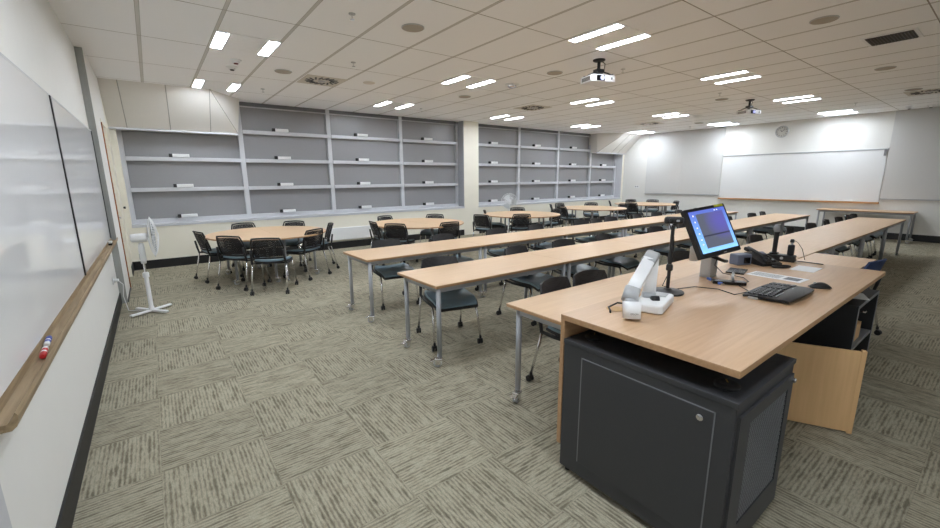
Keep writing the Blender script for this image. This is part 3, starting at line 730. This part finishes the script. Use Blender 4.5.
t = thing('folded_paper', 'white sheet of paper on the black shelf cabinet top', 'paper', (3.95, .62, .8012), R(20)); MB().box((0, 0, .001), (.2, .14, .002), PAPER).obj('sheet', None, t)
# free panel standing under the desk
a0, a1 = Vector((3.43, .44, 0)), Vector((3.20, .90, 0)); dr = (a1 - a0); ang = math.atan2(dr.y, dr.x)
t = thing('wooden_door_panel', 'tan wooden door panel standing open between the two dark cabinets', 'panel', a0, ang)
MB().span((0, -.009, .012), (dr.length, .009, .568), MDF, .002).obj('board', None, t)
q = MB(); q.prism([(-.012, -.016), (.008, -.026), (.014, -.01), (.014, .011), (-.012, .011)], .002, .575, MDF, .002); q.obj('edge_batten', None, t)

# ------------------------------------------------------------------ things on the desk
# document camera
t = thing('document_camera', 'white folding document camera standing at the near end of the desk', 'document camera', (0, 0, ZD))
Z0 = ZD
def V3(x, y, z): return Vector((x, y, z - Z0))
bx = Matrix.Translation((2.185, 1.165, .0)) @ Matrix.Rotation(R(16), 4, 'Z')
b = MB(); b.merge((lambda m: m)(bmesh.new()), WPLAST, False) if False else None
q = MB(); q.prism([(-.15, -.06), (-.13, -.078), (.14, -.078), (.157, -.06), (.157, .06), (.14, .078), (-.13, .078), (-.15, .06)], .004, .052, WPLAST, .008, bx); base = q.obj('base', None, t)
q = MB(); q.prism([(.05, -.05), (.14, -.05), (.14, .05), (.05, .05)], .053, .0555, GPLAST, 0, bx); q.obj('control_panel', None, base)
def slab(name, p0, p1, w0, w1, th, m, side=Vector((.55, -.83, 0))):
    ax = (p1 - p0).normalized(); sd = (side - ax * side.dot(ax)).normalized(); nr = ax.cross(sd)
    g = MB(); b_ = bmesh.new(); rings = []
    for p, wd in ((p0, w0), (p0.lerp(p1, .5), (w0 + w1) / 2), (p1, w1)):
        rings.append([b_.verts.new(p + sd * (wd / 2) * math.copysign(abs(math.cos(a)) ** .45, math.cos(a)) + nr * (th / 2) * math.copysign(abs(math.sin(a)) ** .45, math.sin(a))) for a in (2 * PI * k / 20 for k in range(20))])
    for A_, B_ in zip(rings, rings[1:]):
        for k in range(20): b_.faces.new((A_[k], A_[(k + 1) % 20], B_[(k + 1) % 20], B_[k]))
    b_.faces.new(rings[0][::-1]); b_.faces.new(rings[-1]); g.merge(b_, m, True)
    return g.obj(name, None, t)
sA = Vector((.75, -.66, 0))
pb_, pt_ = V3(2.19, 1.20, .99), V3(2.225, 1.215, 1.20); ph, pe = V3(2.165, 1.20, 1.20), V3(1.925, 1.155, 1.055)
slab('lower_collar', V3(2.188, 1.20, .97), V3(2.193, 1.202, 1.008), .074, .072, .05, GPLAST, sA)
slab('lower_arm', pb_, pt_, .068, .068, .042, WPLAST, sA)
slab('upper_arm', pe, ph, .07, .066, .036, WPLAST, sA)
slab('elbow_cap', V3(2.145, 1.197, 1.188), V3(2.235, 1.217, 1.222), .074, .074, .04, GPLAST, sA)
slab('wrist_collar', V3(1.895, 1.14, 1.03), V3(1.95, 1.16, 1.075), .08, .078, .052, GPLAST, sA)
slab('neck', V3(1.907, 1.135, 1.01), V3(1.909, 1.138, 1.04), .066, .07, .05, GPLAST, sA)
hd = slab('camera_head', V3(1.893, 1.118, .936), V3(1.909, 1.134, 1.022), .078, .086, .08, WPLAST, sA)
q = MB(); q.tube([V3(1.91, 1.13, .965), V3(1.985, 1.16, .965)], [.04, .032], WPLAST, 18); q.obj('head_barrel', None, hd)
MB().tube([V3(2.14, 1.155, .985), V3(2.17, 1.13, .985)], .02, BLACK, 14).obj('pivot_knob', None, t)
try:
    fc = bpy.data.curves.new('txt', 'FONT'); fc.body = 'EPSON'; fc.size = .013; fc.align_x = 'CENTER'; fc.extrude = .0004
    fo = bpy.data.objects.new('tmp_text', fc); COL.objects.link(fo); bpy.context.view_layer.update()
    me = bpy.data.meshes.new_from_object(fo.evaluated_get(bpy.context.evaluated_depsgraph_get())); bpy.data.objects.remove(fo)
    me.materials.append(mat('logo_grey', srgb(110, 112, 116), .5))
    lo = bpy.data.objects.new('maker_mark', me); COL.objects.link(lo); lo.parent = hd
    n_ = Vector((-.66, -.75, 0)); xx = Vector((.75, -.66, 0)); zz = Vector((.15, .1, 1)).normalized()
    xx = Vector((0, 0, 1)).cross(n_).normalized(); zz = n_.cross(xx)
    mm = Matrix((xx, zz, n_)).transposed().to_4x4(); mm.translation = V3(1.900, 1.125, .966) + n_ * .0445; lo.matrix_local = mm
except Exception as ex: print('text', ex)
tag(MB().tube([(2.10, 1.24, ZD + .012), (2.04, 1.30, ZD + .02), (1.97, 1.31, ZD + .006), (1.93, 1.27, ZD + .005), (1.90, 1.25, ZD + .005)], .005, None, 8).obj('document_camera_cable', BLACK), 'short black cable behind the white document camera', 'cable')
tag(MB().lathe([(.045, 0), (.05, .002), (.045, .0035), (.02, .004)], None, 28).obj('cable_hole_cover', mat('tan_plastic', srgb(190, 152, 100), .5), None, (1.985, 1.275, ZD)), 'tan round cable hole cover beside the document camera', 'cover')
# webcam tripod stand
t = thing('webcam_stand', 'black pole stand on a round base holding a webcam', 'stand', (2.537, 1.269, ZD))
MB().lathe([(.095, 0), (.098, .004), (.096, .012), (.03, .02), (.018, .03)], BLACK, 36).obj('base', None, t)
MB().lathe([(.011, .02), (.011, .43)], BLACK, 14).obj('pole', None, t); MB().lathe([(.018, .145), (.02, .15), (.02, .175), (.016, .185)], BLACK, 16).obj('clamp_collar', None, t)
MB().tube([(0, 0, .43), (.03, -.005, .437), (.10, .03, .44)], .008, BLACK, 8).obj('cross_arm', None, t)
t = thing('webcam', 'small black webcam on top of the pole stand', 'webcam', (2.527, 1.262, ZD + .44), R(-53))
q = MB(); q.box((0, 0, .022), (.11, .034, .044), BLACK, .014); q.obj('body', None, t)
MB().lathe([(.014, 0), (.014, .008), (.009, .009)], BLACKG, 18, Matrix.Rotation(PI / 2, 4, 'X'), (-.02, -.014, .02)).obj('lens', None, t); MB().box((.02, -.016, .02), (.018, .004, .012), GPLAST, .001).obj('badge_plate', None, t)
tag(MB().tube([(2.545, 1.30, 1.37), (2.60, 1.29, 1.28), (2.575, 1.27, 1.16), (2.56, 1.28, 1.06), (2.55, 1.31, .965), (2.62, 1.27, .937), (2.80, 1.22, .935), (2.86, 1.10, .934), (2.80, .98, .934), (2.95, .95, .934), (3.06, 1.05, .934)], .003, None, 8).obj('webcam_cable', BLACK), 'thin black cable looping across the desk from the webcam', 'cable')
# monitor
ctr = Vector((2.95, 1.203, 1.304)); rv = Vector((-.449, -.040, -.219)); rot = Matrix.Rotation(rv.length, 4, rv.normalized())
AX = Vector((3.2, 1.31, ZD))
arm = thing('computer_monitor', 'square black monitor with a glowing blue screen on a silver desk arm', 'monitor', AX)
mw, mh = .40, .34
t = MB().box((0, .02, 0), (mw, .035, mh), BLACK, .006).obj('display', None, arm); t.matrix_local = Matrix.Translation(ctr - AX) @ rot
MB().box((0, .045, 0), (.26, .03, .22), BLACK, .01).obj('rear_cover', None, t)
def grad_screen(name, c1, c2, s, axis=0, focus=None):
    m = bpy.data.materials.new(name); m.use_nodes = True; nt = m.node_tree; b = nt.nodes['Principled BSDF']; b.inputs['Base Color'].default_value = (.01, .01, .012, 1); b.inputs['Roughness'].default_value = .25
    tc = nt.nodes.new('ShaderNodeTexCoord'); cr = nt.nodes.new('ShaderNodeValToRGB'); cr.color_ramp.elements[0].color = c1; cr.color_ramp.elements[1].color = c2
    if focus is None:
        sp = nt.nodes.new('ShaderNodeSeparateXYZ'); nt.links.new(tc.outputs['Generated'], sp.inputs[0]); nt.links.new(sp.outputs[axis], cr.inputs['Fac'])
    else:
        d = nt.nodes.new('ShaderNodeVectorMath'); d.operation = 'DISTANCE'; d.inputs[1].default_value = focus; nt.links.new(tc.outputs['Generated'], d.inputs[0])
        nt.links.new(math_node(nt, 'MULTIPLY', d.outputs['Value'], 1.25), cr.inputs['Fac'])
    nt.links.new(cr.outputs['Color'], b.inputs['Emission Color']); b.inputs['Emission Strength'].default_value = s
    return m
MB().span((-.175, -.001, -.14), (.178, .0018, .147)).obj('screen', grad_screen('screen_blue', srgb(118, 172, 228), srgb(70, 84, 160), .8, 2), t)
MB().span((-.118, -.002, -.112), (.148, -.0011, .124)).obj('desktop_window', grad_screen('screen_window', srgb(84, 70, 200), srgb(74, 78, 92), .7, 0, (.82, .5, .72)), t)
MB().span((-.118, -.0028, -.035), (.148, -.0021, -.026)).obj('window_divider', grad_screen('screen_div', srgb(40, 42, 60), srgb(48, 48, 70), .6), t)
ICON = emit('icon_glow', srgb(190, 180, 178), .6)
for k, zz in enumerate((.112, .07, .028, -.012, -.052, -.085)): MB().span((-.150, -.0022, zz), (-.140, -.0011, zz + .009), ICON).obj('desktop_icon', None, t)
for xx in (.07, .095): MB().span((xx, -.0022, .130), (xx + .010, -.0011, .136), ICON).obj('desktop_icon', None, t)
MB().span((.09, -.0012, .152), (.175, .0022, .166), YEL).obj('sticker', None, t)
MB().span((.02, -.0008, -.161), (.045, .0022, -.157), GPLAST).obj('bezel_mark', None, t)
# monitor arm
t = arm
MB().box((0, 0, .006), (.10, .08, .012), SILVER, .003).obj('base_plate', None, t); MB().box((0, 0, .083), (.12, .075, .142), SILVER, .01).obj('post', None, t)
MB().box((.0, .0, .165), (.12, .08, .02), GPLAST, .006).obj('post_cap', None, t)
MB().tube([(0, 0, .165), (-.12, .02, .18), (-.25, .0, .19)], .016, SILVER, 12).obj('swing_arm', None, t)
MB().lathe([(.026, .15), (.03, .155), (.03, .245), (.024, .25)], SILVER, 20, None, (-.25, .0, 0)).obj('pivot', None, t)
MB().tube([(-.25, 0, .20), (-.24, -.02, .3), (-.225, -.052, .365)], .018, SILVER, 10).obj('tilt_bracket', None, t)
MB().tube([(-.2, -.09, .19), (0, -.1, .13), (.09, -.08, .115)], .012, BLACK, 8).obj('cable_arm', None, t)
# power bar, usb stick
t = thing('usb_hub', 'flat black bar shaped hub on the desk below the monitor', 'hub', (3.07, 1.12, ZD), R(-57))
MB().box((0, 0, .012), (.20, .065, .022), BLACKG, .004).obj('body', None, t); MB().tube([(.03, .015, .023), (.025, .02, .05), (.03, .03, .075)], .009, SILVER, 10).obj('stubby_aerial', None, t)
t = thing('usb_stick', 'blue usb lead lying beside the black hub', 'usb lead', (3.045, 1.20, ZD + .01), R(-127))
MB().box((.0, 0, 0), (.16, .02, .016), USB, .003).obj('body', None, t); MB().box((.092, 0, 0), (.026, .014, .008), CHROME).obj('connector', None, t)
tag(MB().tube([(3.10, 1.06, ZD + .012), (3.22, 1.05, ZD + .006), (3.33, 1.12, ZD + .005), (3.30, 1.25, ZD + .02), (3.2, 1.27, ZD + .09), (3.16, 1.24, ZD + .17)], .003, None, 8).obj('monitor_cable', BLACK), 'thin dark cable from the black hub up to the monitor', 'cable')
# keyboard
t = thing('keyboard', 'black curved ergonomic keyboard lying on the lectern desk', 'keyboard', (3.03, .815, ZD), R(-1))
kb = []
for i in range(15):
    u = -1 + 2 * i / 14; row = []
    for j in range(9):
        v = j / 8
        x = u * (.222 + .010 * math.sin(PI * v)); y = -.115 + .235 * v + .02 * (1 - v) * (1 - u * u) * -1
        z = .012 + .014 * (1 - v) ** 1.2 * (1 - .5 * u * u) + .008 * (1 - u * u)
        if v > .99 or v < .01: z -= .006
        row.append((x, y, z))
    kb.append(row)
MB().sheet(kb, .014).obj('base', BLACK, t)
KEYM = mat('dark_grey_key', srgb(58, 59, 62), .4)
def keys(x0, x1, nx, y0, y1, ny):
    q = MB()
    for i in range(nx):
        for j in range(ny):
            x = x0 + (x1 - x0) * (i + .5) / nx; y = y0 + (y1 - y0) * (j + .5) / ny; u = x / .245; v = (y + .115) / .235
            z = .012 + .014 * (1 - v) ** 1.2 * (1 - .5 * u * u) + .008 * (1 - u * u) + .009
            q.box((x, y, z), ((x1 - x0) / nx * .82, (y1 - y0) / ny * .80, .008), KEYM, .0015)
    q.obj('key_block', None, t)
keys(-.205, -.02, 7, -.03, .105, 5); keys(.0, .11, 5, -.03, .105, 5); keys(.13, .205, 4, -.03, .105, 5)
MB().span((-.20, -.043, .030), (.10, -.04, .034), GPLAST).obj('palm_rest_line', None, t)
MB().box((-.235, .06, .006), (.02, .05, .012), SILVER, .002).obj('riser_foot', None, t)
# mouse
t = thing('computer_mouse', 'black mouse on the desk right of the keyboard', 'mouse', (3.41, .705, ZD), R(35))
g = []
for i in range(9):
    u = -1 + 2 * i / 8; row = []
    for j in range(11):
        v = j / 10; w = .034 * (math.sin(PI * (.08 + .84 * v)) ** .5); z = .002 + .036 * math.sin(PI * (.06 + .86 * v) ** .85) * math.sqrt(max(0, 1 - (u * .96) ** 2))
        row.append((u * w, -.058 + .116 * v, z))
    g.append(row)
MB().sheet(g, .004).obj('shell', BLACK, t); MB().lathe([(.009, -.003), (.009, .003)], GPLAST, 14, Matrix.Rotation(PI / 2, 4, 'Y'), (0, .03, .03)).obj('wheel', None, t)
MB().box((0, 0, .003), (.05, .1, .005), BLACK, .002).obj('sole', None, t)
# telephone
t = thing('desk_telephone', 'black desk telephone beside the microphone charger', 'telephone', (4.02, 1.23, ZD), R(-28))
MB().poly([(-.09, -.1, 0), (.09, -.1, 0), (.09, .1, 0), (-.09, .1, 0), (-.09, -.1, .02), (.09, -.1, .02), (.09, .1, .085), (-.09, .1, .085)], [(0, 1, 2, 3), (4, 5, 6, 7), (0, 1, 5, 4), (1, 2, 6, 5), (2, 3, 7, 6), (3, 0, 4, 7)], BLACK).obj('base', None, t)
q = MB()
for i in range(3):
    for j in range(5): q.box((.0 + i * .025, -.065 + j * .022, .036 + j * .0071), (.018, .014, .008), GPLAST if (i + j) % 7 == 3 else BLACKG, .002, (.31, 0, 0))
q.obj('keypad', None, t)
MB().box((.03, .07, .08), (.09, .04, .006), SLATE, .001, (.31, 0, 0)).obj('display', None, t)
h = MB().tube([(-.06, -.10, .055), (-.06, -.05, .082), (-.06, .04, .108), (-.06, .10, .12)], [.018, .014, .014, .018], BLACK, 12).obj('handset', None, t)
MB().box((-.06, -.10, .045), (.046, .05, .032), BLACK, .01, (.3, 0, 0)).obj('mouthpiece', None, h); MB().box((-.06, .10, .11), (.046, .05, .032), BLACK, .01, (.3, 0, 0)).obj('earpiece', None, h)
pts = []
for k in range(90):
    a = k / 89; cx = .06 + .1 * math.sin(PI * a); pts.append((cx - .09 + .006 * math.cos(k * 1.6) + .02, -.13 - .05 * math.sin(PI * a) + .02 * a + .006 * math.sin(k * 1.6), .012))
q = MB(); q.tube([(-.05 + .12 * math.cos(a) * .62 + .07, -.16 + .032 * math.sin(a), .010) for a in (2 * PI * k / 30 for k in range(30))], .008, BLACK, 8); q.obj('curly_cord', None, t)
t = thing('desk_box', 'small slate blue box behind the telephone', 'box', (3.86, 1.34, ZD), R(-25))
MB().box((0, 0, .045), (.14, .09, .09), SLATE, .01).obj('body', None, t); MB().box((.02, -.047, .04), (.06, .006, .05), BLACKG, .002).obj('opening', None, t)
# microphone charger
t = thing('microphone_charger', 'black charging dock holding a microphone at the desk end', 'charging dock', (4.295, 1.18, ZD), R(6))
MB().box((0, 0, .028), (.085, .20, .056), BLACK, .008).obj('body', None, t)
MB().box((0, .055, .062), (.06, .06, .014), BLACKG, .004).obj('cradle', None, t); MB().lathe([(.012, 0), (.012, .003)], GPLAST, 14, Matrix.Rotation(-PI / 2, 4, 'Y'), (-.0425, -.01, .03)).obj('indicator', None, t)
t = thing('handheld_microphone', 'black handheld microphone with grey ball head standing in the dock', 'microphone', (4.292, 1.235, ZD + .069))
MB().lathe([(.017, 0), (.0175, .1), (.02, .165), (.024, .18)], BLACK, 20).obj('handle', None, t); MB().lathe([(.022, .18), (.029, .196), (.031, .212), (.027, .23), (.014, .243), (.003, .246)], mat('mic_mesh', srgb(140, 142, 145), .45, .6, var=.3, scale=500), 24).obj('ball_head', None, t)
t = thing('lapel_transmitter', 'small black transmitter with thin lead standing in the dock', 'transmitter', (4.302, 1.12, ZD + .0565))
MB().box((0, 0, .045), (.03, .045, .09), BLACK, .006).obj('body', None, t); MB().box((0, 0, .1), (.016, .018, .03), GPLAST, .004).obj('plug', None, t); MB().lathe([(.014, .11), (.016, .12), (.012, .138)], BLACK, 14).obj('foam_tip', None, t)
MB().tube([(0, 0, .135), (.0, -.04, .115), (.01, -.075, .06), (.02, -.1, -.03)], .002, BLACK, 6).obj('lead', None, t)
tag(MB().tube([(4.345, 1.10, ZD + .006), (4.355, 1.0, ZD + .0045), (4.35, .9, ZD + .0045)], .0035, None, 8).obj('dock_cable', mat('grey_cable', srgb(90, 90, 92), .5)), 'thin grey cable running from the dock along the desk edge', 'cable')
# papers and tablet
t = thing('paper_sheet', 'blank white sheet on the desk near the microphone dock', 'paper', (4.05, .94, ZD), R(0)); MB().box((0, 0, .0012), (.24, .155, .0016), PAPER).obj('sheet', None, t)
t = thing('instruction_sheet', 'printed white instruction sheet behind the keyboard', 'paper', (3.565, .99, ZD), R(-4)); MB().box((0, 0, .0012), (.175, .34, .0016), PAPER).obj('sheet', None, t)
q = MB()
for k in range(5): q.box((-.05 + .025 * k, .06, .0023), (.008, .18, .0005), INK)
q.box((.0, -.1, .0023), (.10, .09, .0005), INK); q.obj('printed_text', None, t)
t = thing('black_pad', 'flat black pad on the desk beside the instruction sheet', 'pad', (3.53, 1.24, ZD), R(12)); MB().box((0, 0, .005), (.20, .12, .01), BLACKG, .003).obj('body', None, t)

# ------------------------------------------------------------------ pedestal fans
def fan(loc, rz, lab):
    t = thing('pedestal_fan', lab, 'fan', loc, rz, 'white pedestal fans')
    q = MB()
    for a in (R(35), R(125), R(215), R(305)): q.box((.13 * math.cos(a), .13 * math.sin(a), .03), (.26, .045, .026), WPLAST, .008, (0, 0, a))
    q.obj('cross_base', None, t)
    MB().lathe([(.035, .03), (.03, .06), (.024, .09), (.024, .46), (.034, .465), (.034, .52), (.02, .53)], WPLAST, 20).obj('column', None, t)
    MB().lathe([(.013, .5), (.013, .66)], CHROME, 14).obj('inner_pole', None, t)
    q = MB(); q.tube([(0, 0, .64), (0, 0, .70), (0, 0, .86), (.005, 0, .90)], [.026, .034, .032, .022], WPLAST, 16); q.obj('control_stem', None, t)
    MB().box((-.03, 0, .73), (.01, .03, .07), GPLAST, .003).obj('control_knobs', None, t)
    rx = Matrix.Rotation(PI / 2, 4, 'Y')
    MB().lathe([(.03, -.13), (.048, -.12), (.055, -.06), (.055, .03), (.04, .04)], WPLAST, 24, rx, (.035, 0, .965)).obj('motor_housing', None, t)
    def cage(z0, bulge, n, nm):
        q = MB(); rr = .25
        for k in range(n):
            a = 2 * PI * k / n; pts = []
            for j in range(7):
                s = j / 6; r = .03 + (rr - .03) * s; pts.append((z0 + bulge * math.cos(s * PI / 2) ** .8, r * math.cos(a), .965 + r * math.sin(a)))
            q.tube(pts, .0022, WPLAST, 5, False)
        for s in (.5, 1.):
            r = .03 + (rr - .03) * s; q.tube([(z0 + bulge * math.cos(s * PI / 2) ** .8, r * math.cos(a), .965 + r * math.sin(a)) for a in (2 * PI * k / 40 for k in range(41))], .004 if s == 1 else .0022, WPLAST, 6)
        q.lathe([(.05, 0), (.05, .008), (.04, .012)], WPLAST, 20, rx, (z0 + bulge - .004, 0, .965)); q.obj(nm, None, t)
    cage(.125, .06, 44, 'front_guard'); cage(.125, -.045, 44, 'rear_guard')
    q = MB()
    for k in range(3):
        a0 = 2 * PI * k / 3; g = []
        for i in range(6):
            r = .035 + .18 * i / 5; row = []
            for j in range(5):
                a = a0 + (-.5 + j / 4) * 1.15; row.append((.135 + (j / 4 - .5) * .035, r * math.cos(a), .965 + r * math.sin(a)))
            g.append(row)
        q.sheet(g, .003, CLEAR)
    q.lathe([(.035, 0), (.035, .04)], CLEAR, 18, rx, (.115, 0, .965)); q.obj('blades', None, t)
    return t
ft = fan((-.19, 6.53, 0), R(2), 'white pedestal fan on the carpet beside the left wall')
FANCORD.parent = ft; FANCORD.matrix_parent_inverse = (Matrix.Translation((-.19, 6.53, 0)) @ Matrix.Rotation(R(2), 4, 'Z')).inverted()
fan((8.62, 9.40, 0), R(-125), 'white pedestal fan by the windows behind the third round table')

# ------------------------------------------------------------------ world and view
wd = bpy.data.worlds.new('room_world'); scn.world = wd; wd.use_nodes = True
wd.node_tree.nodes['Background'].inputs[0].default_value = (.05, .05, .05, 1); wd.node_tree.nodes['Background'].inputs[1].default_value = .0
vs = scn.view_settings
scn.display_settings.display_device = 'sRGB'
vs.view_transform = 'Standard'; vs.look = 'None'; vs.gamma = 1; vs.use_curve_mapping = False; vs.exposure = 1.33
